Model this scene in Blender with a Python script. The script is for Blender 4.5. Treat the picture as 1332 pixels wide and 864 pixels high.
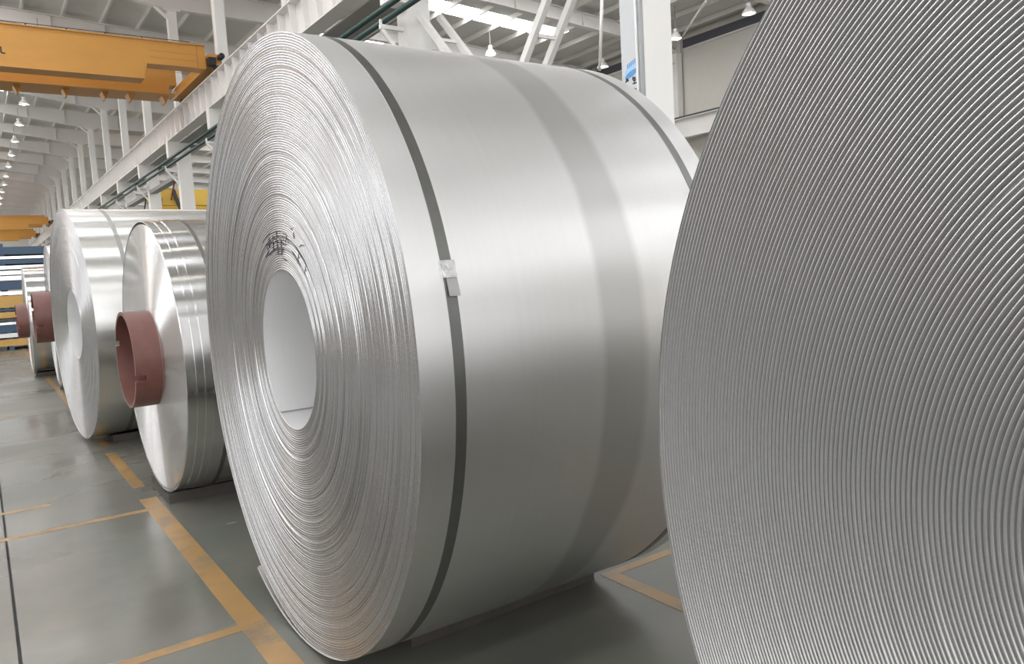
import bpy, math, random
import numpy as np
from mathutils import Matrix, Vector
random.seed(7)
rng = np.random.default_rng(7)
for o in list(bpy.data.objects):
    bpy.data.objects.remove(o)
C = bpy.context.scene.collection
PI = math.pi

# ------------------------------------------------------------------ camera
CAM = Vector((0.0, 0.0, 1.35))
FPX, YAW, PITCH, ROLL = 984.5, 0.61081, 0.08867, -0.0559
_d = Vector((math.sin(YAW)*math.cos(PITCH), math.cos(YAW)*math.cos(PITCH), -math.sin(PITCH)))
_r0 = Vector((math.cos(YAW), -math.sin(YAW), 0)); _u0 = _r0.cross(_d)
_r = math.cos(ROLL)*_r0 + math.sin(ROLL)*_u0
_u = -math.sin(ROLL)*_r0 + math.cos(ROLL)*_u0
cd = bpy.data.cameras.new('camera'); cam = bpy.data.objects.new('camera', cd); C.objects.link(cam)
M4 = Matrix(((_r.x, _u.x, -_d.x, CAM.x), (_r.y, _u.y, -_d.y, CAM.y), (_r.z, _u.z, -_d.z, CAM.z), (0, 0, 0, 1)))
cam.matrix_world = M4
cd.sensor_fit = 'HORIZONTAL'; cd.sensor_width = 36.0; cd.lens = FPX/1332*36.0
cd.clip_start = 0.05; cd.clip_end = 600
bpy.context.scene.camera = cam
def ray(px, py):
    return (_r*((px-666)/FPX) + _u*((432-py)/FPX) + _d)
def on_x(px, py, X):
    v = ray(px, py); return CAM + v*((X-CAM.x)/v.x)
def on_y(px, py, Y):
    v = ray(px, py); return CAM + v*((Y-CAM.y)/v.y)

def in_view(p):
    q = Vector(p)-CAM; w = q.dot(_d)
    if w <= 0: return False
    return 0 <= 666+FPX*q.dot(_r)/w <= 1332 and 0 <= 432-FPX*q.dot(_u)/w <= 864

# ------------------------------------------------------------------ light
# daylight: an even sky outside, reaching in through the roof skylights, the side windows and the open end behind the camera
world = bpy.data.worlds.new('world'); bpy.context.scene.world = world; world.use_nodes = True
bg = world.node_tree.nodes['Background']
bg.inputs[0].default_value = (0.97, 0.985, 1.0, 1); bg.inputs[1].default_value = 2.6
vs = bpy.context.scene.view_settings
vs.view_transform = 'Standard'; vs.look = 'None'; vs.gamma = 1.0; vs.use_curve_mapping = False
vs.exposure = 0.60
SKYLIGHT = 7.4

# ------------------------------------------------------------------ materials
def newmat(name):
    m = bpy.data.materials.new(name); m.use_nodes = True
    nt = m.node_tree
    return m, nt, nt.nodes['Principled BSDF']
def plain(name, col, rough=0.5, metal=0.0, var=0.0, scale=3.0, bump=0.0, spec=0.5, stretch=(1, 1, 1), rvar=0.0):
    m, nt, b = newmat(name); N = nt.nodes; L = nt.links
    b.inputs['Base Color'].default_value = (*col, 1); b.inputs['Roughness'].default_value = rough
    b.inputs['Metallic'].default_value = metal; b.inputs['Specular IOR Level'].default_value = spec
    if var or bump or rvar:
        tc = N.new('ShaderNodeTexCoord'); mp = N.new('ShaderNodeMapping'); mp.inputs['Scale'].default_value = stretch
        nz = N.new('ShaderNodeTexNoise'); nz.inputs['Scale'].default_value = scale; nz.inputs['Detail'].default_value = 5
        L.new(tc.outputs['Object'], mp.inputs[0]); L.new(mp.outputs[0], nz.inputs['Vector'])
        if var:
            mx = N.new('ShaderNodeMix'); mx.data_type = 'RGBA'
            mx.inputs['A'].default_value = (*[max(0, c*(1-var)) for c in col], 1)
            mx.inputs['B'].default_value = (*[min(1, c*(1+var)) for c in col], 1)
            L.new(nz.outputs['Fac'], mx.inputs['Factor']); L.new(mx.outputs['Result'], b.inputs['Base Color'])
        if rvar:
            mr = N.new('ShaderNodeMapRange'); mr.inputs['To Min'].default_value = rough-rvar; mr.inputs['To Max'].default_value = rough+rvar
            L.new(nz.outputs['Fac'], mr.inputs['Value']); L.new(mr.outputs[0], b.inputs['Roughness'])
        if bump:
            bp = N.new('ShaderNodeBump'); bp.inputs['Strength'].default_value = bump; bp.inputs['Distance'].default_value = 0.01
            L.new(nz.outputs['Fac'], bp.inputs['Height']); L.new(bp.outputs[0], b.inputs['Normal'])
    return m
def aluminium(name, col, rough, aniso, arot=0.25, stain=None, bump=0.02, grain=0.0, stretch=(60, 2, 2)):
    """rolled aluminium: metal with lines round the coil axis (local X)"""
    m, nt, b = newmat(name); N = nt.nodes; L = nt.links
    b.inputs['Metallic'].default_value = 1.0; b.inputs['Anisotropic'].default_value = aniso
    b.inputs['Anisotropic Rotation'].default_value = arot
    tg = N.new('ShaderNodeTangent'); tg.direction_type = 'RADIAL'; tg.axis = 'X'
    L.new(tg.outputs[0], b.inputs['Tangent'])
    tc = N.new('ShaderNodeTexCoord'); mp = N.new('ShaderNodeMapping'); mp.inputs['Scale'].default_value = stretch
    nz = N.new('ShaderNodeTexNoise'); nz.inputs['Scale'].default_value = 1.0; nz.inputs['Detail'].default_value = 4
    L.new(tc.outputs['Object'], mp.inputs[0]); L.new(mp.outputs[0], nz.inputs['Vector'])
    big = N.new('ShaderNodeTexNoise'); big.inputs['Scale'].default_value = 2.2; big.inputs['Detail'].default_value = 2
    L.new(tc.outputs['Object'], big.inputs['Vector'])
    mx = N.new('ShaderNodeMix'); mx.data_type = 'RGBA'
    mx.inputs['A'].default_value = (*[c*0.97 for c in col], 1); mx.inputs['B'].default_value = (*[min(1, c*1.02) for c in col], 1)
    L.new(nz.outputs['Fac'], mx.inputs['Factor'])
    colout = mx.outputs['Result']
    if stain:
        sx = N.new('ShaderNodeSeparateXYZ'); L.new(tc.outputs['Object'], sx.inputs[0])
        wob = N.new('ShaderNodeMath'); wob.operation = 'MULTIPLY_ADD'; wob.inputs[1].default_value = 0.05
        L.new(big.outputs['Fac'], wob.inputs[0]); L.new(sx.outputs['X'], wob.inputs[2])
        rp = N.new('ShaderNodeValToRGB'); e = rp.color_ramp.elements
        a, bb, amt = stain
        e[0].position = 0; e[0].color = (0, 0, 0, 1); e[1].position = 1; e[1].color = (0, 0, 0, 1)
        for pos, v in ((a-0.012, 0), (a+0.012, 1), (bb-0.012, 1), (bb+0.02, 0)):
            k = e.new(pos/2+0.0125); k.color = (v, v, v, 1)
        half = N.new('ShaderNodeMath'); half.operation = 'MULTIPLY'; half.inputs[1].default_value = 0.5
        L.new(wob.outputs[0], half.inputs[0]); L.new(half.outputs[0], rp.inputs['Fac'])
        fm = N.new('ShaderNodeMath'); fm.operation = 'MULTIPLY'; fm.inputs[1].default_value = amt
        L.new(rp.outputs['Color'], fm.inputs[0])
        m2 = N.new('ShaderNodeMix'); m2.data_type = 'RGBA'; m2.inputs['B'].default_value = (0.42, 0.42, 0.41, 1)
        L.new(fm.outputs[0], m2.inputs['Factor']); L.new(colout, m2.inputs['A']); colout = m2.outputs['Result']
    L.new(colout, b.inputs['Base Color']); b.inputs['Roughness'].default_value = rough
    if bump or grain:
        bp = N.new('ShaderNodeBump'); bp.inputs['Strength'].default_value = max(bump, grain); bp.inputs['Distance'].default_value = 0.004
        src = nz
        if grain:
            src = N.new('ShaderNodeTexNoise'); src.inputs['Scale'].default_value = 130; src.inputs['Detail'].default_value = 3
            L.new(tc.outputs['Object'], src.inputs['Vector'])
        L.new(src.outputs['Fac'], bp.inputs['Height']); L.new(bp.outputs[0], b.inputs['Normal'])
    return m

M = {}
M['cream'] = plain('cream_paint', (0.80, 0.772, 0.752), 0.55, var=0.05, scale=1.2)
M['cream_col'] = plain('column_paint', (0.84, 0.825, 0.80), 0.5, var=0.06, scale=2.0, stretch=(1, 1, 0.3))
M['deck'] = plain('roof_sheet', (0.70, 0.69, 0.665), 0.6, var=0.05, scale=2)
M['purlin'] = plain('purlin_paint', (0.72, 0.70, 0.66), 0.55)
M['wallp'] = plain('wall_cladding', (0.68, 0.65, 0.60), 0.6, var=0.03)
M['dark'] = plain('dark_steel', (0.06, 0.06, 0.065), 0.5)
M['darkband'] = plain('dark_gutter', (0.09, 0.09, 0.11), 0.5)
M['walk'] = plain('walkway_steel', (0.34, 0.325, 0.30), 0.6, var=0.1)
M['pipe'] = plain('green_pipe_paint', (0.025, 0.06, 0.055), 0.3)
M['orange'] = plain('crane_paint', (0.58, 0.28, 0.055), 0.45, var=0.08, scale=1.5, stretch=(1, 1, 3))
M['orange_dark'] = plain('crane_paint_worn', (0.42, 0.17, 0.045), 0.5, var=0.1)
M['yellow'] = plain('yellow_crane_paint', (0.80, 0.52, 0.08), 0.45)
M['sleeve'] = plain('oxide_red_sleeve', (0.155, 0.062, 0.05), 0.42, var=0.25, scale=14, bump=0.15, rvar=0.1)
M['line'] = plain('floor_line_paint', (0.30, 0.175, 0.062), 0.35, var=0.35, scale=5)
_nt = M['line'].node_tree; _b = _nt.nodes['Principled BSDF']; _src = _b.inputs['Base Color'].links[0].from_socket
_tc = _nt.nodes.new('ShaderNodeTexCoord'); _nz = _nt.nodes.new('ShaderNodeTexNoise'); _nz.inputs['Scale'].default_value = 4.5; _nz.inputs['Detail'].default_value = 8; _nz.inputs['Roughness'].default_value = 0.7
_rp = _nt.nodes.new('ShaderNodeMapRange'); _rp.inputs['From Min'].default_value = 0.50; _rp.inputs['From Max'].default_value = 0.66; _rp.inputs['To Max'].default_value = 0.75
_mx = _nt.nodes.new('ShaderNodeMix'); _mx.data_type = 'RGBA'; _mx.inputs['B'].default_value = (0.11, 0.105, 0.09, 1)
_nt.links.new(_tc.outputs['Object'], _nz.inputs['Vector']); _nt.links.new(_nz.outputs['Fac'], _rp.inputs['Value']); _nt.links.new(_rp.outputs[0], _mx.inputs['Factor'])
_nt.links.new(_src, _mx.inputs['A']); _nt.links.new(_mx.outputs['Result'], _b.inputs['Base Color'])
M['rubber'] = plain('pad_rubber', (0.06, 0.052, 0.045), 0.75, var=0.3, scale=12, bump=0.3)
M['strap'] = plain('strap_steel', (0.26, 0.26, 0.25), 0.38, metal=1, var=0.12, scale=20)
M['strap_pale'] = plain('strap_pale_steel', (0.5, 0.5, 0.49), 0.35, metal=1)
M['seal'] = plain('strap_seal_metal', (0.75, 0.75, 0.76), 0.22, metal=1, var=0.2, scale=60, bump=0.4)
M['ink'] = plain('marker_ink', (0.03, 0.03, 0.035), 0.6)
M['blue'] = plain('blue_paint', (0.03, 0.07, 0.13), 0.4)
M['blue_print'] = plain('blue_print', (0.10, 0.33, 0.68), 0.5)
M['blue_pale'] = plain('pale_blue_print', (0.42, 0.60, 0.82), 0.5)
M['white'] = plain('white_paint', (0.80, 0.80, 0.80), 0.35)
M['banner'] = plain('banner_vinyl', (0.62, 0.64, 0.66), 0.35)
M['tan'] = plain('tan_timber', (0.55, 0.33, 0.10), 0.6, var=0.15, scale=6)
M['black'] = plain('black_rubber', (0.02, 0.02, 0.022), 0.5)
M['red_small'] = plain('red_paint', (0.30, 0.05, 0.03), 0.5)
M['lampshade'] = plain('lamp_shade', (0.85, 0.84, 0.80), 0.4)
M['slabmat'] = plain('mill_aluminium', (0.78, 0.78, 0.78), 0.3, metal=1)
mm, nt, b = newmat('lamp_glow'); b.inputs['Emission Color'].default_value = (1, 0.97, 0.9, 1); b.inputs['Emission Strength'].default_value = 20.0; M['glow'] = mm
mm, nt, b = newmat('skylight_panel'); b.inputs['Base Color'].default_value = (.8, .8, .8, 1)
b.inputs['Emission Color'].default_value = (0.97, 0.98, 1.0, 1); b.inputs['Emission Strength'].default_value = SKYLIGHT; M['sky'] = mm

# polished, partly wet concrete
mm, nt, b = newmat('sealed_concrete'); N = nt.nodes; L = nt.links
tc = N.new('ShaderNodeTexCoord')
n1 = N.new('ShaderNodeTexNoise'); n1.inputs['Scale'].default_value = 0.9; n1.inputs['Detail'].default_value = 6; n1.inputs['Roughness'].default_value = 0.62
n2 = N.new('ShaderNodeTexNoise'); n2.inputs['Scale'].default_value = 0.33; n2.inputs['Detail'].default_value = 3
mpw = N.new('ShaderNodeMapping'); mpw.inputs['Scale'].default_value = (0.6, 1.7, 1); mpw.inputs['Location'].default_value = (3.3, 1.2, 0)
L.new(tc.outputs['Object'], n1.inputs['Vector']); L.new(tc.outputs['Object'], mpw.inputs[0]); L.new(mpw.outputs[0], n2.inputs['Vector'])
r1 = N.new('ShaderNodeValToRGB'); e = r1.color_ramp.elements
e[0].position = 0.32; e[0].color = (0.100, 0.110, 0.094, 1); e[1].position = 0.7; e[1].color = (0.165, 0.152, 0.132, 1)
L.new(n1.outputs['Fac'], r1.inputs['Fac']); L.new(r1.outputs['Color'], b.inputs['Base Color'])
r2 = N.new('ShaderNodeMapRange'); r2.inputs['From Min'].default_value = 0.42; r2.inputs['From Max'].default_value = 0.6
r2.inputs['To Min'].default_value = 0.42; r2.inputs['To Max'].default_value = 0.17
L.new(n2.outputs['Fac'], r2.inputs['Value']); L.new(r2.outputs[0], b.inputs['Roughness'])
b.inputs['Specular IOR Level'].default_value = 0.5
M['floor'] = mm

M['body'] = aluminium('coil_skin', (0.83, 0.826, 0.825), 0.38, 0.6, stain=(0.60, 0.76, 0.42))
M['body2'] = aluminium('coil_skin_bright', (0.80, 0.80, 0.80), 0.20, 0.85)
M['body3'] = aluminium('coil_skin_pale', (0.88, 0.875, 0.86), 0.28, 0.85)
M['edge'] = aluminium('coil_edge', (0.48, 0.48, 0.49), 0.24, 0.25, grain=0.10)
M['edge0'] = aluminium('coil_edge_coarse', (0.52, 0.52, 0.535), 0.26, 0.0, grain=0.03)
M['edge2'] = aluminium('coil_edge_fine', (0.68, 0.68, 0.685), 0.16, 0.85, bump=0.0)
M['cut'] = plain('sheared_edge', (0.72, 0.71, 0.70), 0.5, metal=0.35)
M['bore'] = aluminium('coil_bore', (0.82, 0.82, 0.82), 0.28, 0.5)
M['bore'].node_tree.nodes['Principled BSDF'].inputs['Metallic'].default_value = 0.55

# ------------------------------------------------------------------ mesh helpers
class MB:
    def __init__(s): s.v = []; s.f = []
    def box(s, x0, x1, y0, y1, z0, z1):
        n = len(s.v)
        s.v += [(x, y, z) for z in (z0, z1) for y in (y0, y1) for x in (x0, x1)]
        s.f += [tuple(n+i for i in q) for q in ((0, 2, 3, 1), (4, 5, 7, 6), (0, 1, 5, 4), (2, 6, 7, 3), (0, 4, 6, 2), (1, 3, 7, 5))]
        return s
    def prism(s, pts, axis, a, b):
        """extrude a 2D polygon along axis x/y/z from a to b"""
        n = len(s.v); k = len(pts)
        def P(p, w):
            return {'x': (w, p[0], p[1]), 'y': (p[0], w, p[1]), 'z': (p[0], p[1], w)}[axis]
        s.v += [P(p, a) for p in pts]+[P(p, b) for p in pts]
        s.f.append(tuple(range(n, n+k))); s.f.append(tuple(range(n+2*k-1, n+k-1, -1)))
        for i in range(k):
            j = (i+1) % k; s.f.append((n+i, n+k+i, n+k+j, n+j))
        return s
    def tube(s, pts, r, seg=10):
        pts = [Vector(p) for p in pts]; n0 = len(s.v)
        for i, p in enumerate(pts):
            d = (pts[min(i+1, len(pts)-1)]-pts[max(i-1, 0)]).normalized()
            a = d.cross(Vector((0, 0, 1)) if abs(d.z) < 0.9 else Vector((1, 0, 0))).normalized(); c = d.cross(a)
            rr = r[i] if isinstance(r, (list, tuple)) else r
            for k in range(seg):
                t = 2*PI*k/seg; s.v.append(tuple(p+a*(rr*math.cos(t))+c*(rr*math.sin(t))))
        for i in range(len(pts)-1):
            for k in range(seg):
                q = (k+1) % seg
                s.f.append((n0+i*seg+k, n0+i*seg+q, n0+(i+1)*seg+q, n0+(i+1)*seg+k))
        s.f.append(tuple(n0+k for k in reversed(range(seg)))); e0 = n0+(len(pts)-1)*seg
        s.f.append(tuple(e0+k for k in range(seg)))
        return s
    def bar(s, p, q, w, h):
        """square bar from p to q, w sideways, h upright"""
        p = Vector(p); q = Vector(q); d = (q-p).normalized()
        up = Vector((0, 0, 1)) if abs(d.z) < 0.95 else Vector((1, 0, 0))
        a = d.cross(up).normalized()*w/2; c = a.cross(d).normalized()*h/2; n = len(s.v)
        for e in (p, q): s.v += [tuple(e+a*i+c*j) for i, j in ((-1, -1), (1, -1), (1, 1), (-1, 1))]
        s.f += [tuple(n+i for i in f) for f in ((3, 2, 1, 0), (4, 5, 6, 7), (0, 1, 5, 4), (1, 2, 6, 5), (2, 3, 7, 6), (3, 0, 4, 7))]
        return s
    def lathe(s, prof, axis='z', seg=24, c=(0, 0, 0)):
        n0 = len(s.v)
        for (r, h) in prof:
            for k in range(seg):
                t = 2*PI*k/seg; a, b_ = r*math.cos(t), r*math.sin(t)
                v = (h, a, b_) if axis == 'x' else (a, b_, h)
                s.v.append((v[0]+c[0], v[1]+c[1], v[2]+c[2]))
        for i in range(len(prof)-1):
            for k in range(seg):
                q = (k+1) % seg
                s.f.append((n0+i*seg+k, n0+i*seg+q, n0+(i+1)*seg+q, n0+(i+1)*seg+k))
        return s
    def mesh(s, name, m, smooth=False):
        me = bpy.data.meshes.new(name); me.from_pydata(s.v, [], s.f); me.update()
        me.materials.append(M[m] if isinstance(m, str) else m)
        if smooth: me.shade_smooth()
        return me
    def build(s, name, m, parent=None, smooth=False, loc=None):
        return link(name, s.mesh(name, m, smooth), parent, loc)
def link(name, me, parent=None, loc=None):
    o = bpy.data.objects.new(name, me); C.objects.link(o)
    if parent: o.parent = parent
    if loc: o.location = loc
    return o
def tag(o, label, cat, group=None):
    o['label'] = label; o['category'] = cat
    if group: o['group'] = group
    return o
def thing(name, label, cat, loc=(0, 0, 0), rz=0.0, group=None):
    o = bpy.data.objects.new(name, None); C.objects.link(o); o.location = loc; o.rotation_euler = (0, 0, rz)
    o.empty_display_size = 0.2
    return tag(o, label, cat, group)
def struct(o):
    o['kind'] = 'structure'; return o
def bevel(o, w, seg=2):
    md = o.modifiers.new('bevel', 'BEVEL'); md.width = w; md.segments = seg; md.limit_method = 'ANGLE'

# ------------------------------------------------------------------ building dimensions
YC = [-36.76+6.24*i for i in range(7)] + [6.92] + [12.70+6.24*i for i in range(20)]   # far face of every column
Y0, Y1 = -40.0, 134.0
XL, XW = -18.0, 28.0
def rtop(x): return 12.60-0.055*(x-6.84)
RB = [(-18, 13.42), (2.2, 12.33), (6.84, 11.65), (10.5, 11.62), (17.4, 11.50), (24, 11.10), (28, 10.75)]

# ------------------------------------------------------------------ floor
fl = struct(MB().box(XL-6, XW+0.3, Y0, Y1, -0.30, -0.05).build('floor', 'dark'))
for (a, b_) in ((XL-6, -0.006), (0.006, 6.0), (6.012, XW+0.3)):
    MB().box(a, b_, Y0, Y1, -0.05, 0.0).build('floor_slab', 'floor', fl)
def pline(x0, x1, y0, y1):
    MB().box(x0, x1, y0, y1, 0.0, 0.0012).build('painted_line', 'line', fl)
pline(0.71, 0.81, -6.0, 5.22); pline(0.725, 0.80, 5.55, 6.9); pline(0.735, 0.80, 7.2, 30)
for y, x0 in ((4.95, -3.0), (2.97, -3.0), (0.9, -3.0), (5.55, -2.0), (9.9, -3.0)):
    pline(x0, 0.71 if y < 5 else 0.25, y-0.03, y+0.03)
pline(2.07, 2.14, -6.0, 2.40); pline(2.14, 6.0, 2.35, 2.40); pline(2.06, 2.15, 2.62, 30)

# ------------------------------------------------------------------ walls and roof
wr = struct(MB().box(XW+0.06, XW+0.3, Y0, Y1, 0.0, 11.885).build('wall_right', 'wallp'))
for i in range(len(YC)-1):
    MB().box(XW, XW+0.06, YC[i]+0.02, YC[i+1]-0.42, 0.0, 10.85).build('wall_panel', 'wallp', wr)
    MB().box(XW-0.05, XW+0.06, YC[i]+0.02, YC[i+1]-0.42, 10.93, 11.32).build('gutter_band', 'darkband', wr)
    MB().box(XW-0.08, XW+0.06, YC[i]+0.02, YC[i+1]-0.42, 10.85, 10.93).build('ledge', 'cream', wr)
wl = struct(MB().box(XL-0.5, XL-0.2, Y0, Y1, 0.0, 6.0).build('wall_left', 'wallp'))  # unseen left wall, added to dim the sky on the coil faces
MB().box(XL-0.5, XL-0.2, Y0, Y1, 10.5, 14.2).build('wall_panel', 'wallp', wl)
for i in range(len(YC)):
    MB().box(XL-0.5, XL-0.2, YC[i]-0.4, YC[i], 6.0, 10.5).build('window_mullion_offscreen', 'cream', wl)  # mullions between the unseen window openings that let the sky in
wf = struct(MB().box(XL-6, XW+0.3, Y1, Y1+0.3, 0.0, 14.2).build('wall_far', 'wallp'))
ce = struct(MB().prism([(XL-6, rtop(XL-6)+0.45), (XW+0.3, rtop(XW)+0.45), (XW+0.3, rtop(XW)+0.47), (XL-6, rtop(XL-6)+0.47)], 'y', Y0, Y1).build('ceiling', 'deck'))
# roof sheets between and round the skylights (set just under the outer roof skin)
def sheet(x0, x1, y0, y1, m, name, dz=0.22):
    z = lambda x: rtop(x)+dz
    MB().prism([(x0, z(x0)), (x1, z(x1)), (x1, z(x1)+0.03), (x0, z(x0)+0.03)], 'y', y0, y1).build(name, m, ce)
for i in range(len(YC)-1):
    ya, yb = YC[i]-0.2, YC[i+1]-0.2; ym = (ya+yb)/2
    sheet(XL-6, XW, ya, ym-0.6, 'deck', 'roof_sheet'); sheet(XL-6, XW, ym+0.6, yb, 'deck', 'roof_sheet')
    for (a, b_, m, nm) in ((XL-6, -15, 'deck', 'roof_sheet'), (-15, 2.4, 'sky', 'skylight'), (2.4, 12.5, 'deck', 'roof_sheet'), (12.5, 23.4, 'sky', 'skylight'), (23.4, XW, 'deck', 'roof_sheet')):
        if m == 'sky' and not any(in_view((a+(b_-a)*u/20, ym+v, rtop(a+(b_-a)*u/20)+0.22)) for u in range(21) for v in (-0.6, 0.6)):
            nm = 'skylight_offscreen'
        sheet(a, b_, ym-0.6, ym+0.6, m, nm)
x = XL-5.5
while x < XW:
    MB().box(x-0.04, x+0.04, Y0, Y1, rtop(x), rtop(x)+0.22).build('purlin', 'purlin', ce); x += 1.45
# rafters
def rafter_mesh():
    web = MB(); pts = [(x_, z_) for x_, z_ in RB]+[(28, rtop(28)), (-18, rtop(-18))]
    web.prism(pts, 'y', -0.012, 0.012)
    return web.mesh('rafter_web', 'cream')
raf_web = rafter_mesh()
fb = MB()
for (xa, za), (xb, zb) in zip(RB[:-1], RB[1:]):
    fb.prism([(xa, za-0.03), (xb, zb-0.03), (xb, zb), (xa, za)], 'y', -0.14, 0.14)
raf_bot = fb.mesh('rafter_bottom_flange', 'cream')
raf_top = MB().prism([(-18, rtop(-18)-0.03), (28, rtop(28)-0.03), (28, rtop(28)), (-18, rtop(-18))], 'y', -0.14, 0.14).mesh('rafter_top_flange', 'cream')
def rbot(x_):
    return float(np.interp(x_, [p[0] for p in RB], [p[1] for p in RB]))
stf = [MB().box(x_-0.012, x_+0.012, -0.12, 0.12, rbot(x_), rtop(x_)-0.03).mesh('rafter_stiffener', 'cream') for x_ in (-1.5, 1.2, 3.6, 5.6, 8.6, 11.5, 15, 18.5, 22)]
for i, y in enumerate(YC):
    if y < -6: continue
    t = thing('roof_rafter', 'tapered cream steel roof rafter spanning from the column row to the far wall', 'rafter', (0, y-0.2, 0), 0, 'roof rafters')
    link('web', raf_web, t); link('bottom_flange', raf_bot, t); link('top_flange', raf_top, t)
    for s in stf[:] if y < 90 else stf[:3]: link('stiffener', s, t)

# ------------------------------------------------------------------ crane columns
col_low = MB().box(6.725, 7.20, -0.37, 0, 0.03, 6.72).mesh('column_shaft', 'cream_col')
col_up = MB().box(6.84, 7.15, -0.32, 0, 6.72, 11.62).mesh('upper_shaft', 'cream_col')
col_base = MB().box(6.60, 7.32, -0.52, 0.15, 0, 0.03).mesh('base_plate', 'cream_col')
corbel = MB().prism([(6.40, 6.70), (6.40, 6.10), (6.725, 6.10), (6.725, 6.70)], 'y', -0.36, -0.01)
corbel = corbel.mesh('corbel', 'cream_col')
colcap = MB().box(6.70, 7.30, -0.36, 0.04, 11.55, 11.62).mesh('cap_plate', 'cream_col')
knee = MB().bar((6.42, -0.16, rbot(6.42)-0.01), (6.86, -0.16, 11.3), 0.09, 0.09).mesh('knee_brace', 'cream_col')
pb = MB().box(6.27, 6.725, -0.24, -0.16, 5.64, 5.71)
pb.bar((6.30, -0.20, 5.63), (6.73, -0.20, 5.12), 0.07, 0.07)
pb.box(6.27, 6.31, -0.22, -0.18, 5.71, 5.80); pb = pb.mesh('pipe_bracket', 'cream_col')
ZOFF = 0
cols = {}
for y in YC:
    if y < -6: continue
    near = abs(y-6.92) < 0.01
    t = thing('crane_column', 'pale column carrying a hanging banner on its side' if near else 'pale steel column of the crane runway row with bracket and corbel', 'column', (0, y, 0), 0, 'crane runway columns')
    if near: del t['group']
    for nm, me in (('shaft', col_low), ('upper_shaft', col_up), ('base_plate', col_base), ('corbel', corbel), ('cap_plate', colcap), ('knee_brace', knee), ('pipe_bracket', pb)):
        link(nm, me, t)
    cols[y] = t
# conduit on the near column's corner
MB().tube([(6.70, 6.575, 0.1), (6.70, 6.575, 6.4)], 0.03, 12).build('conduit', plain('conduit_grey', (0.34, 0.35, 0.36), 0.4), cols[6.92], True, (0, -6.92, 0))
MB().tube([(6.695, 6.64, 0.1), (6.695, 6.64, 6.4)], 0.02, 12).build('conduit', 'white', cols[6.92], True, (0, -6.92, 0))
# banner
bn = thing('banner', 'tall grey vinyl banner with a blue logo and dark lettering on the column', 'banner', (6.712, 6.78, 2.2))
MB().box(-0.012, 0.0, -0.135, 0.135, 0, 3.2).build('sheet', 'banner', bn)
def bpt(px, py):
    p = on_x(px, py, 6.70); return (p.y-6.78, p.z-2.2)
cy, cz = bpt(822, 88)
def ell(a, b_, dy, dz, rot, cut=None):
    pts = []
    for k in range(28):
        t = 2*PI*k/28; u, w = a*math.cos(t), b_*math.sin(t)
        pts.append((cy+dy+u*math.cos(rot)-w*math.sin(rot), cz+dz+u*math.sin(rot)+w*math.cos(rot)))
    return pts
lg = MB().prism(ell(0.125, 0.07, 0, -0.02, -0.35), 'x', -0.0145, -0.012).build('logo', 'blue_pale', bn)
MB().prism(ell(0.115, 0.035, 0.01, -0.07, -0.30), 'x', -0.016, -0.0145).build('swoosh', 'blue_print', lg)
wv = MB()
for k in range(6):
    yy = cy+0.07-k*0.032; wv.box(-0.016, -0.0145, yy-0.008, yy+0.008, cz+0.0+k*0.010, cz+0.055+k*0.010)
wv.build('logo_lettering', 'blue_print', lg)
tx = MB()
def glyph(cy_, cz_, s, strokes):
    for (a, b_, c_, d_) in strokes:
        p = Vector((-0.014, cy_-a*s, cz_+b_*s)); q = Vector((-0.014, cy_-c_*s, cz_+d_*s))
        tx.bar(p, q, 0.004, 0.014)
SHENG = [(-.5, .55, .4, .55), (-.45, .1, .4, .1), (-.6, -.55, .6, -.55), (0, .9, 0, -.55), (-.4, .9, -.6, .3)]
CHAN = [(-.5, .7, .5, .7), (0, 1, 0, .7), (-.35, .6, -.2, .35), (.35, .6, .2, .35), (-.5, .25, .6, .25), (-.5, .25, -.65, -.8)]
gy, gz = bpt(825.5, 105)
glyph(gy, gz, 0.055, SHENG); glyph(gy, gz-0.14, 0.055, CHAN); glyph(gy, gz-0.29, 0.055, SHENG)
gy, gz = bpt(816, 107)
glyph(gy, gz, 0.045, CHAN); glyph(gy, gz-0.13, 0.045, SHENG)
tx.build('lettering', 'ink', bn)

# cross bracing between the two nearest visible columns
cb = thing('cross_brace', 'pale double-chord lattice cross brace between the banner column and the next', 'brace', (7.18, 9.6, 0.4))
o_ = Vector((7.18, 9.6, 0.4))
for (ya, za, yb, zb) in ((6.93, 0.45, 12.32, 5.94), (12.32, 0.85, 7.31, 6.56)):
    for x_ in (6.97, 7.40):
        MB().bar(Vector((x_, ya, za))-o_, Vector((x_, yb, zb))-o_, 0.09, 0.11).build('chord', 'cream_col', cb)
    for k in range(1, 9):
        f = k/9; y, z = ya+(yb-ya)*f, za+(zb-za)*f
        MB().bar(Vector((7.0, y, z))-o_, Vector((7.37, y, z))-o_, 0.05, 0.05).build('batten', 'cream_col', cb)

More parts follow.
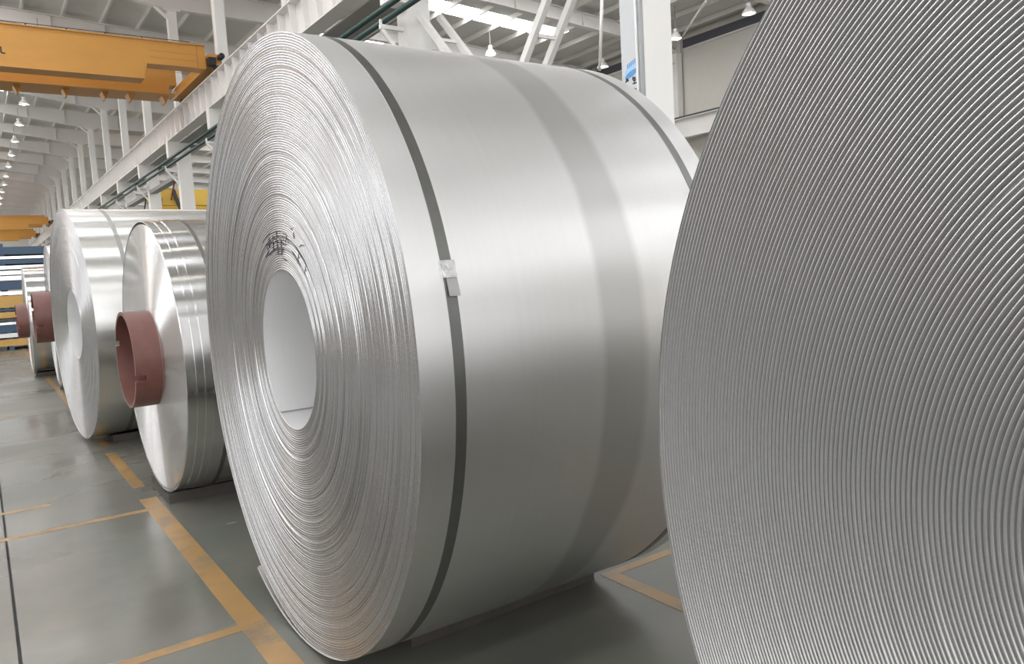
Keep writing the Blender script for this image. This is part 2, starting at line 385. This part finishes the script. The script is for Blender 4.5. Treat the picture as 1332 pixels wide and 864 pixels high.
# ------------------------------------------------------------------ runway girders
def girder(xc, label, near=True):
    t = thing('crane_runway_girder', label, 'girder', (xc, 0, 6.70))
    ya = Y0+1 if near else -10
    MB().box(-0.012, 0.012, ya, Y1-0.5, 0.03, 0.86).build('web', 'cream', t)
    MB().box(-0.20, 0.20, ya, Y1-0.5, 0.0, 0.03).build('bottom_flange', 'cream', t)
    MB().box(-0.21, 0.21, ya, Y1-0.5, 0.86, 0.89).build('top_flange', 'cream', t)
    MB().prism([(-0.06, 0.89), (0.06, 0.89), (0.03, 0.92), (0.03, 1.01), (-0.03, 1.01), (-0.03, 0.92)], 'y', ya, Y1-0.5).build('rail', 'dark', t)
    st = MB().prism([(-0.19, 0.86), (-0.19, 0.74), (-0.10, 0.03), (-0.012, 0.03), (-0.012, 0.86)], 'y', -0.008, 0.008).mesh('stiffener', 'cream')
    y = 8.0 if near else 500
    while y < 120:
        link('stiffener', st, t, (0, y, 0)); y += 0.78 if y < 60 else 1.56
girder(6.61, 'cream steel crane runway girder with stiffeners on the column corbels')
girder(XW-0.75, 'cream crane runway girder along the far wall of the next bay', False)
wk = thing('crane_walkway', 'grey steel walkway plate beside the runway girder between the columns', 'walkway', (7.2, 0, 6.66))
for i in range(6, len(YC)-1):
    MB().box(-0.36, 0.42, YC[i]+0.01, YC[i+1]-0.38, 0.0, 0.03).build('plate', 'walk', wk)
MB().box(0.36, 0.42, Y0+20, Y1-2, -0.16, 0.0).build('edge_beam', 'walk', wk)
for z, r, nm in ((5.97+0.02, 0.05, 'upper'), (5.78, 0.05, 'lower')):
    o = MB().tube([(6.36, -20, z), (6.36, 130, z)], r, 12).build('service_pipe', 'pipe', None, True)
    tag(o, 'dark green service pipe on the column brackets, %s of the two' % nm, 'pipe')
tr = thing('cable_tray', 'grey cable tray hung below the green pipes', 'cable tray', (6.9, 32.4, 5.42))
MB().box(-0.16, -0.13, 0, 60, 0, 0.14).build('side_rail', plain('tray_grey', (0.36, 0.35, 0.33), 0.5), tr)
MB().box(0.13, 0.16, 0, 60, 0, 0.14).build('side_rail', 'walk', tr)
MB().box(-0.13, 0.13, 0, 60, 0.0, 0.02).build('tray_bed', 'walk', tr)
for k in range(10):
    MB().bar((0, 0.5+6.24*k, -0.02), (0, 1.4+6.24*k, -0.62), 0.05, 0.05).build('hanger', 'red_small' if k == 0 else 'dark', tr)

# ------------------------------------------------------------------ lamps
lamp_parts = [('cord', MB().tube([(0, 0, 0.26), (0, 0, 0.9)], 0.018, 8).mesh('cord', 'walk')),
              ('housing', MB().lathe([(0.0, 0.30), (0.09, 0.29), (0.10, 0.14), (0.06, 0.12), (0, 0.12)], seg=16).mesh('housing', 'white', True)),
              ('shade', MB().lathe([(0.06, 0.15), (0.14, 0.10), (0.24, -0.05), (0.27, -0.12), (0.255, -0.12), (0.13, 0.08), (0.05, 0.13)], seg=20).mesh('shade', 'lampshade', True)),
              ('bulb', MB().lathe([(0.0, -0.15), (0.08, -0.13), (0.11, -0.06), (0.07, 0.06), (0, 0.10)], seg=14).mesh('bulb', 'glow', True))]
def lamp(x_, y, z, label, group=None):
    t = thing('high_bay_lamp' if in_view((x_, y, z)) else 'high_bay_lamp_offscreen', label, 'lamp', (x_, y, z), 0, group)
    for nm, me in lamp_parts: link(nm, me, t)
    return t
for y in YC:
    lamp(3.12, y-0.2, 11.72, 'white bell-shaped high bay lamp hanging below a rafter over the aisle', 'aisle roof lamps')
for (px, py, X) in ((974, 14, 25), (879, 47, 25), (784, 84, 25), (638, 68, 20)):
    p = on_x(px, py, X)
    t = lamp(p.x, p.y, p.z, 'white bell-shaped high bay lamp hanging in the bay beyond the columns', 'roof lamps of the next bay')
    MB().tube([(0, 0, 0.28), (0, 0, rtop(p.x)+0.2-p.z)], 0.015, 6).build('cord', 'walk', t)

# thin roof bracing rods and wall posts in the next bay
wp = MB().box(-0.35, 0.0, -0.30, 0, 0, 10.75).mesh('wall_post', 'cream')
for y in YC:
    if 10 < y < 60:
        o = link('wall_post', wp, None, (XW, y, 0)); tag(o, 'cream steel post standing against the far wall of the next bay', 'post', 'posts of the far wall')
def rod(a, b_, label, r=0.045):
    a = Vector(a); b_ = Vector(b_)
    o = MB().tube([(0, 0, 0), b_-a], r, 8).build('brace_rod', 'cream', None, True, a); tag(o, label, 'rod')
pa, pb_ = on_x(918, 2, 22.5), on_x(893, 58, 27.63)
rod(Vector((27.66, 25.03, pb_.z)), pa, 'thin pale bracing rod slanting up from the far wall post')
pa, pb_ = on_x(905, 55, 26.6), on_x(893, 78, 27.63)
rod(Vector((27.66, 25.03, pb_.z)), Vector((pa.x, 25.0, rbot(pa.x)-0.03)), 'short pale knee rod at the top of the far wall post')
pb_ = on_x(780, 92, 20); pa = Vector((pb_.x+0.1, pb_.y-0.3, rtop(20.1)-0.01))
rod(pb_, pa, 'thin pale hanger rod under the next bay roof', 0.06)

# ------------------------------------------------------------------ bridge cranes
def box_girder(nm, par, xa, xb, y0, y1, zt, zb, step, mat):
    """crane box girder; its lower edge steps up towards the end"""
    pts = [(xa, zb), (xb-step, zb), (xb-step+0.12, zb+0.42), (xb, zb+0.42), (xb, zt), (xa, zt)]
    o = MB().prism(pts, 'y', y0, y1).build(nm, mat, par)
    f = MB().box(xa, xb, y0-0.05, y1+0.05, zt, zt+0.03); f.build('top_plate', 'orange', o)
    MB().box(xa, xb-step, y0-0.04, y1+0.04, zb-0.03, zb).build('bottom_plate', 'orange', o)
    return o
def crane(yf, yb, label, detail=True, zt=8.40):
    t = thing('bridge_crane', label, 'crane', (0, 0, 0))
    g1 = box_girder('front_girder', t, -17, 6.30, yf, yf+0.55, zt, zt-1.08, 1.75, 'orange')
    g2 = box_girder('rear_girder', t, -17, 6.30, yb, yb+0.55, zt+0.42, zt-0.70, 0.35, 'orange')
    MB().box(6.32, 6.66, yf-0.3, yb+0.9, zt-0.60, zt-0.28).build('end_carriage', 'orange', t)
    for y in (yf-0.1, yb+0.7):
        w = MB().lathe([(0, -0.09), (0.16, -0.09), (0.16, 0.09), (0, 0.09)], 'x', 20, (6.61, y, 7.71+0.16)).build('wheel', 'dark', t)
        MB().tube([(6.61, y-0.3, zt-0.4), (6.61, y-0.55, zt-0.4)], 0.09, 12).build('buffer', 'black', t, True)
    MB().box(6.28, 6.50, yf-0.42, yf-0.12, zt-0.62, zt-0.40).build('motor', 'black', t)
    if detail:
        MB().box(-17, 6.1, yb-0.85, yb-0.05, zt-0.76, zt-0.72).build('walkway', 'orange', t)
        for x_ in (0.3, 1.6, 2.9, 4.0, 4.75, 5.8):
            MB().prism([(x_-0.10, zt-0.76), (x_+0.10, zt-0.76), (x_+0.02, zt-0.98), (x_-0.02, zt-0.98)], 'y', yb-0.5, yb+0.02).build('walkway_bracket', 'orange', t)
        for k in range(9):
            x_ = -3+k*0.95
            MB().tube([(x_, yf+0.06, zt), (x_, yf+0.06, zt+0.10)], 0.02, 8).build('post', 'dark', t)
        MB().tube([(-17, yf+0.06, zt+0.10), (5.9, yf+0.06, zt+0.10)], 0.012, 6).build('power_cable', 'dark', t)
        for k in range(4):
            z = zt-0.28-k*0.19
            MB().box(4.75, 6.05, yf-0.004, yf, z, z+0.012).build('weld_seam', 'orange_dark', g1)
        MB().box(6.06, 6.08, yf-0.006, yf, zt-0.64, zt).build('weld_seam', 'orange_dark', g1)
        # black lettering: the last character in view
        s = MB(); p0 = on_y(1, 61, yf); p1 = on_y(1.5, 68.5, yf); p2 = on_y(7, 69.5, yf); p3 = on_y(-12, 61, yf); p4 = on_y(-12, 70, yf)
        for a, b_ in ((p3, p0), (p0, p1), (p1, p2), (p3, p4)):
            s.bar((a.x, yf-0.004, a.z), (b_.x, yf-0.004, b_.z), 0.008, 0.035)
        s.build('lettering', 'ink', g1)
    return t
crane(24.3, 28.3, 'orange double-girder bridge crane with black lettering over the aisle')
crane(86.0, 89.0, 'distant orange bridge crane beyond the one with black lettering', False)
crane(105.0, 108.0, 'farthest orange bridge crane at the end of the aisle', False)
t = thing('bridge_crane', 'yellow bridge crane in the next bay seen between the columns', 'crane', (0, 55, 0))
MB().box(10.7, 26.9, 0, 0.6, 6.6, 7.65).build('front_girder', 'yellow', t)
MB().box(10.7, 26.9, 3.0, 3.6, 6.6, 7.65).build('rear_girder', 'yellow', t)
MB().box(10.4, 10.7, -0.5, 4.1, 7.0, 7.6).build('end_carriage', 'yellow', t)
MB().box(26.9, 27.3, -0.5, 4.1, 7.72, 8.2).build('end_carriage', 'yellow', t)
MB().box(11.2, 11.9, -0.02, 0, 6.95, 7.08).build('name_plate', 'tan', t)
MB().bar((11.4, -0.1, 7.6), (12.0, -0.1, 5.4), 0.2, 0.2).build('hose_post', 'dark', t)

# ------------------------------------------------------------------ coils
def np_mesh(name, V, F, mat, smooth=True):
    me = bpy.data.meshes.new(name)
    me.vertices.add(len(V)); me.vertices.foreach_set('co', np.asarray(V, np.float32).ravel())
    F = np.asarray(F, np.int32); n = len(F)
    me.loops.add(n*4); me.loops.foreach_set('vertex_index', F.ravel())
    me.polygons.add(n); me.polygons.foreach_set('loop_start', np.arange(n, dtype=np.int32)*4)
    me.polygons.foreach_set('loop_total', np.full(n, 4, np.int32))
    me.update(calc_edges=True); me.validate()
    me.materials.append(M[mat])
    if smooth: me.shade_smooth()
    return me
def wound_face(name, rh, R, t, th_end, S, prof, offs, dish, mat, x0=0.0, sign=1):
    """edges of a wound sheet: a true spiral of nw wraps seen end on; prof = (u, depth) points across one wrap"""
    nw = int(round((R-rh)/t))-1; t = (R-rh)/(nw+1); m = len(prof); tot = nw*S
    i = np.arange(tot+1); turns = i/S; th = th_end + 2*PI*(turns-nw)
    u = np.array([p[0] for p in prof]+[1.0]); dp = np.array([p[1] for p in prof]+[prof[0][1]])
    r = rh + t*(turns[:, None]+u[None, :])
    ks = np.arange(nw+3)
    w = np.interp(turns, ks, offs(ks))
    w2 = np.interp(turns+1, ks, offs(ks))
    X = dp[None, :]*t + w[:, None] + dish*(1-(r-rh)/(R-rh))
    X[:, -1] = X[:, -1]-w+np.minimum(w, w2)*0.0+w2
    V = np.stack([x0+sign*X, r*np.cos(th)[:, None], r*np.sin(th)[:, None]], -1).reshape(-1, 3)
    a = np.arange(tot)[:, None]*(m+1)+np.arange(m)[None, :]
    F = np.stack([a, a+1, a+m+2, a+m+1], -1).reshape(-1, 4)
    if sign > 0: F = F[:, ::-1]
    return np_mesh(name, V, F, mat), t
def skin(name, r_fn, th0, th1, S, x0, x1, mat, flip=False, nx=6):
    th = np.linspace(th0, th1, S+1); r = r_fn(th); xs = np.linspace(x0, x1, nx)
    V = np.stack([np.broadcast_to(xs[None, :], (S+1, nx)), np.broadcast_to((r*np.cos(th))[:, None], (S+1, nx)), np.broadcast_to((r*np.sin(th))[:, None], (S+1, nx))], -1).reshape(-1, 3)
    a = np.arange(S)[:, None]*nx+np.arange(nx-1)[None, :]
    F = np.stack([a, a+1, a+nx+1, a+nx], -1).reshape(-1, 4)
    if not flip: F = F[:, ::-1]
    return np_mesh(name, V, F, mat)
def strap_mesh(rout, th_end, x0, x1, mat, th=0.0016, S=256):
    a = np.linspace(th_end-2*PI, th_end, S+1)[:-1]; r = rout(a); V = []; F = []
    # pull the band straight over the step at the sheet's end
    i = np.arange(S); n = (i+1) % S; k = 0
    for (ra, xa), (rb, xb) in (((r, x0), (r+th, x0)), ((r+th, x0), (r+th, x1)), ((r+th, x1), (r, x1))):
        for rr, x_ in ((ra, xa), (rb, xb)):
            V.append(np.stack([np.full(S, x_), rr*np.cos(a), rr*np.sin(a)], -1))
        F.append(np.stack([k+i, k+n, k+S+n, k+S+i], -1)); k += 2*S
    return np_mesh('strap', np.concatenate(V), np.concatenate(F), mat)
def coil(label, xf, yc, R, ax, L, rh, t, th_end, base=0.02, S=160, prof=None, offs=None, dish=0.0, edge='edge', body='body',
         lift=0.0, straps=(), sleeve=None, strap_mat='strap', x_out=0.0):
    prof = prof or ((0.0, 0.24), (0.15, 0.03), (0.5, 0.0), (0.85, 0.03))
    offs = offs or (lambda k: np.zeros(len(k)))
    c = thing('aluminium_coil', label, 'coil', (xf, yc, base), ax, None)
    ctr = (0, 0, R)
    me, t = wound_face('wound_edge', rh, R, t, th_end, S, prof, offs, dish, edge)
    f = link('wound_edge', me, c, ctr); f['kind'] = 'stuff'
    me, _ = wound_face('wound_edge_rear', rh, R, max(t, 0.012), th_end, 96, prof, lambda k: np.zeros(len(k)), 0, edge, L, -1)
    f = link('rear_wound_edge', me, c, ctr); f['kind'] = 'stuff'
    def rout(th):
        k = (th-(th_end-2*PI))/(2*PI)
        up = np.clip(1-(th_end-th)/(0.26*PI), 0, 1)
        return R-t+t*k+lift*up**2
    link('outer_wrap', skin('outer_wrap', rout, th_end-2*PI, th_end, 256, x_out, L, body), c, ctr)
    # the free end of the sheet: under side of the lifted last turn, its front edge and its end
    def rin(th): return rout(th)-t*(0.15+1.7*np.clip(1-(th_end-th)/(0.29*PI), 0, 1)**0.5)
    if lift:
        link('tail_underside', skin('tail_underside', rin, th_end-0.3*PI, th_end, 40, 0.0, L, body, True), c, ctr)
        th = np.linspace(th_end-0.3*PI, th_end, 41); V = []; F = []
        for k, a in enumerate(th):
            for rr in (rin(a), rout(a)): V.append((-0.003, rr*math.cos(a), rr*math.sin(a)))
            if k: n = 2*k; F.append((n-2, n-1, n+1, n))
        link('tail_edge', np_mesh('tail_edge', V, F, 'cut', False), c, ctr)
    a = th_end; V = [(x_, rr*math.cos(a), rr*math.sin(a)) for x_ in (0, L) for rr in (rout(np.array(a))-t, rout(np.array(a)))]
    link('sheet_end', np_mesh('sheet_end', V, [(0, 1, 3, 2)], 'cut', False), c, ctr)
    V = [(x_, rr*math.cos(a), rr*math.sin(a)) for x_ in (dish, L) for rr in (rh, rh+t)]
    link('inner_sheet_end', np_mesh('inner_sheet_end', V, [(0, 1, 3, 2)], edge, False), c, ctr)
    link('bore', skin('bore', lambda th: rh+t*(th-(th_end-2*PI))/(2*PI), th_end-2*PI, th_end, 96, dish, L, 'bore', True), c, ctr)
    for (s0, s1) in straps:
        link('strap', strap_mesh(rout, th_end, s0, s1, strap_mat), c, ctr)
    if x_out:
        lw = MB()
        for (rr, xa, xb) in ((R-3.1*t, -0.001, 0.05), (R-2.1*t, 0.049, 0.095), (R-1.05*t, 0.094, x_out+0.002)):
            lw.lathe([(rr, xb), (rr, xa)], 'x', 220); lw.lathe([(rr, xa), (rr-1.2*t, xa+0.0004)], 'x', 220)
        lw.build('loose_wrap', body, c, True, ctr)
    if sleeve:
        ro, ri, out = sleeve
        s = MB().lathe([(ri, 0.0), (ri, -out+0.003), (ri+0.003, -out), (ro-0.003, -out), (ro, -out+0.003), (ro, 0.0)], 'x', 96)
        # slots cut into the rim
        s = MB(); seg = 96; ang = [2*PI*k/seg for k in range(seg)]
        def slot(k):
            return (k % 48) in (4, 5)
        for k in range(seg):
            d0 = -out*0.62 if slot(k) else -out
            a0, a1 = ang[k], ang[k]+2*PI/seg; n = len(s.v)
            for aa in (a0, a1):
                for rr in (ri, ro):
                    for x_ in (L*0.3, d0): s.v.append((x_, rr*math.cos(aa), rr*math.sin(aa)))
            # 0 ri in,1 ri out,2 ro in,3 ro out | +4
            s.f += [(n+2, n+3, n+7, n+6), (n+1, n+0, n+4, n+5), (n+3, n+1, n+5, n+7)]
            for nb, base_i in ((k-1, 0), (k+1, 4)):
                if slot(k) != slot(nb % seg) and not slot(k):
                    q = len(s.v); aa = a0 if base_i == 0 else a1
                    s.v += [(x_, rr*math.cos(aa), rr*math.sin(aa)) for rr in (ri, ro) for x_ in (-out*0.62, -out)]
                    s.f.append((q, q+1, q+3, q+2) if base_i == 0 else (q, q+2, q+3, q+1))
        sl = s.build('core_sleeve', 'sleeve', c, False, ctr)
        MB().lathe([(ri-0.001, -out+0.02), (ri-0.001, L*0.3)], 'x', 64).build('sleeve_lining', 'sleeve', sl, True)
    return c
def pad(yc, R, x0, x1, half, label, base=0.02, hgt=0.075, xf_y=0.0):
    pts = [(-half, 0.0), (half, 0.0)]
    top = []
    for k in range(13):
        y = half-2*half*k/12; z = min(hgt, base-0.010+R-math.sqrt(R*R-y*y)); top.append((y, z))
    o = MB().prism(pts+top, 'x', x0, x1).build('saddle_pad', 'rubber', None, False, (0, yc, 0))
    tag(o, label, 'pad')

def wob(seed, a, big, k_every):
    g = np.random.default_rng(seed)
    def f(k):
        h = g.normal(0, a, len(k)); h[g.integers(0, len(k), max(1, len(k)//k_every))] += big
        return h
    base = {}
    def once(k):
        n = len(k)
        if n not in base: base[n] = f(k)
        return base[n]
    return once

# nearest coil, edge filling the right of the frame
coil('nearest huge aluminium coil with coarse ridged wound edge, no strap', 0.9096, 0.021, 0.9883, -0.1153, 1.2, 0.28, 0.0075, math.radians(-160),
     S=420, prof=((0.0, 0.46), (0.2, 0.15), (0.4, 0.0), (0.6, 0.04), (0.8, 0.22)), offs=wob(1, 0.0003, 0.001, 22), edge='edge0', body='body')
# the coil in the middle of the picture
A1 = -0.0123
c1 = coil('big strapped aluminium coil with handwriting above its empty bore', 0.8641, 2.6864, 1.0735, A1, 1.21, 0.282, 0.0080, math.radians(-60.5),
     base=0.018, S=220, offs=wob(5, 0.0012, 0.004, 9), dish=0.0275, edge='edge', body='body', lift=0.05, straps=((0.097, 0.129), (1.09, 1.122)))
def c1pt(th, s, dr=0.0):
    r = 1.0712+dr; return (s, r*math.cos(th), r*math.sin(th))
# strap joint: crimped seal and the strap's free end
sl = MB(); a0, a1 = math.radians(165.0), math.radians(167.4)
for k in range(7):
    aa = a0+(a1-a0)*k/6; w = 0.002*(k % 2)
    for s_, d_ in ((0.092-w, 0.001), (0.092-w, 0.007), (0.134+w, 0.007), (0.134+w, 0.001)): sl.v.append(c1pt(aa, s_, d_))
    if k:
        n = 4*k
        for q in range(3): sl.f.append((n-4+q, n-3+q, n+1+q, n+q))
sl.f += [(0, 1, 2, 3), (27, 26, 25, 24)]
sl.build('strap_seal', 'seal', c1, False, (0, 0, 1.0735))
se = MB()
for k in range(6):
    aa = math.radians(167.4+0.5*k)
    for s_, d_ in ((0.104, 0.003+0.0006*k), (0.136, 0.003+0.0006*k)): se.v.append(c1pt(aa, s_, d_))
    if k: se.f.append((2*k-2, 2*k-1, 2*k+1, 2*k))
se.build('strap_end', 'strap_pale', c1, False, (0, 0, 1.0735))
# faint scuff and handwriting on the wound edge, drawn where the strokes lie on the face
e1 = Vector((-math.sin(A1), math.cos(A1), 0)); axv = Vector((math.cos(A1), math.sin(A1), 0)); ctr1 = Vector((0.8641, 2.6864, 0.018+1.0735))
def face1(px, py):
    v = ray(px, py); o = CAM-ctr1
    s = 0.02
    for _ in range(3):
        tt = (s-o.dot(axv))/v.dot(axv); q = o+v*tt; y, z = q.dot(e1), q.z
        r = math.hypot(y, z); s = 0.0275*(1-(r-0.282)/(1.0735-0.282))-0.001
    return Vector((s, y, z))
def zp(x_, y): return (320+x_/7.85, 290+y/7.85)
strokes = [[(165, 205), (205, 145), (245, 110)], [(250, 110), (310, 82), (350, 92)], [(370, 105), (415, 122), (405, 200)], [(210, 225), (230, 300), (205, 350)],
           [(235, 150), (240, 260)], [(275, 130), (280, 290)], [(310, 90), (325, 320)], [(355, 150), (365, 330)], [(200, 225), (310, 190), (410, 228)],
           [(230, 335), (270, 285), (320, 262), (375, 270)], [(305, 322), (345, 322)], [(370, 360), (410, 385)], [(485, 100), (490, 160)], [(460, 55), (475, 75)],
           [(500, 230), (540, 300), (600, 385)], [(545, 245), (565, 225), (590, 232)], [(470, 290), (510, 360), (555, 440)], [(600, 385), (612, 440), (598, 515)], [(540, 300), (530, 410)]]
ink = MB()
for st in strokes:
    P = [face1(*zp(*p)) for p in st]
    pts = []
    for a, b_ in zip(P[:-1], P[1:]):
        for k in range(6): pts.append(a.lerp(b_, k/6))
    pts.append(P[-1])
    ink.tube(pts, 0.0016, 6)
ink.build('handwriting', 'ink', c1, False, (0, 0, 1.0735))
# coil with the red sleeve next to it
coil('mirror-bright aluminium coil with red-brown core sleeve beside the strapped coil', 0.860, 5.217, 0.863, 0.029, 1.25, 0.30, 0.0035, math.radians(75), base=0.03,
     S=128, prof=((0.0, 0.30), (0.25, 0.04), (0.75, 0.04)), offs=lambda k: np.where(k > 156, 0.135, np.where(k > 154, 0.095, np.where(k > 152, 0.05, 0.0))), edge='edge2', body='body2', sleeve=(0.300, 0.280, 0.15),
     straps=((0.20, 0.222),), x_out=0.135)
coil('pale strapped aluminium coil with empty bore behind the sleeved coil', 0.654, 7.656, 1.007, 0.074, 1.45, 0.30, 0.006, math.radians(100), base=0.03,
     S=128, offs=wob(12, 0.0006, 0.002, 9), edge='edge', body='body3', straps=((0.26, 0.295), (1.30, 1.335)), strap_mat='strap_pale', dish=0.02)
coil('aluminium coil with thick red-brown sleeve mostly hidden behind the pale strapped coil', 0.815, 12.10, 0.965, 0.0, 1.3, 0.30, 0.008, math.radians(100), base=0.03, S=96, edge='edge', body='body3', sleeve=(0.345, 0.32, 0.22))
coil('last small aluminium coil of the row with dark sleeve beside the blue rack', 0.62, 14.35, 0.86, 0.0, 1.3, 0.27, 0.006, math.radians(100), base=0.03, S=96, edge='edge2', body='body2', sleeve=(0.27, 0.25, 0.15))
pad(0.0, 0.9883, 1.15, 2.0, 0.22, 'dark rubber saddle pad under the nearest coil', 0.02)
pad(2.68, 1.0735, 1.15, 2.02, 0.30, 'dark rubber saddle pad under the big strapped coil with handwriting', 0.018)
pad(5.25, 0.863, 0.84, 2.05, 0.28, 'worn dark rubber saddle pad under the coil with the red-brown sleeve', 0.03)
pad(7.66, 1.007, 0.85, 2.0, 0.28, 'dark rubber saddle pad under the pale strapped coil', 0.03)
pad(12.1, 0.965, 0.86, 2.0, 0.28, 'dark rubber saddle pad under the mostly hidden coil', 0.03)
pad(14.35, 0.86, 0.66, 1.9, 0.28, 'dark rubber saddle pad under the small far coil with sleeve', 0.03)

# ------------------------------------------------------------------ stacking racks at the end of the row
rk = thing('storage_rack', 'blue steel rack stacked with aluminium slabs and tan timber', 'rack', (0.0, 21.4, 0))
x0, x1 = -2.2, 2.4
for x_ in (-2.1, 0.55, 2.3):
    for y in (0.0, 1.5): MB().box(x_-0.05, x_+0.05, y, y+0.1, 0, 2.5).build('post', 'blue', rk)
def lay(nm, z0, z1, m, y0=-0.03, y1=1.6, xa=x0, xb=x1):
    MB().box(xa, xb, y0, y1, z0, z1).build(nm, m, rk)
lay('foot_beam', 0.10, 0.26, 'tan'); lay('rail', 0.30, 0.40, 'white', -0.06); lay('beam', 0.42, 0.58, 'blue', -0.05); lay('slab', 0.60, 0.66, 'slabmat'); lay('beam', 0.68, 0.74, 'dark')
lay('timber', 0.76, 0.90, 'tan', -0.04); lay('beam', 0.92, 0.98, 'blue'); lay('timber', 1.0, 1.28, 'tan', -0.05); lay('slab', 1.30, 1.38, 'slabmat'); lay('beam', 1.42, 1.62, 'blue', -0.06)
lay('slab', 1.64, 1.74, 'slabmat'); lay('slab', 1.77, 1.86, 'slabmat', -0.05); lay('slab', 1.90, 1.98, 'slabmat', -0.05); lay('beam', 2.02, 2.12, 'blue'); lay('slab', 2.14, 2.2, 'slabmat'); lay('beam', 2.24, 2.42, 'blue', -0.06)
for x_ in (-1.9, 0.35): MB().box(x_-0.1, x_+0.1, -0.04, 1.5, 0, 0.10).build('foot', 'dark', rk)
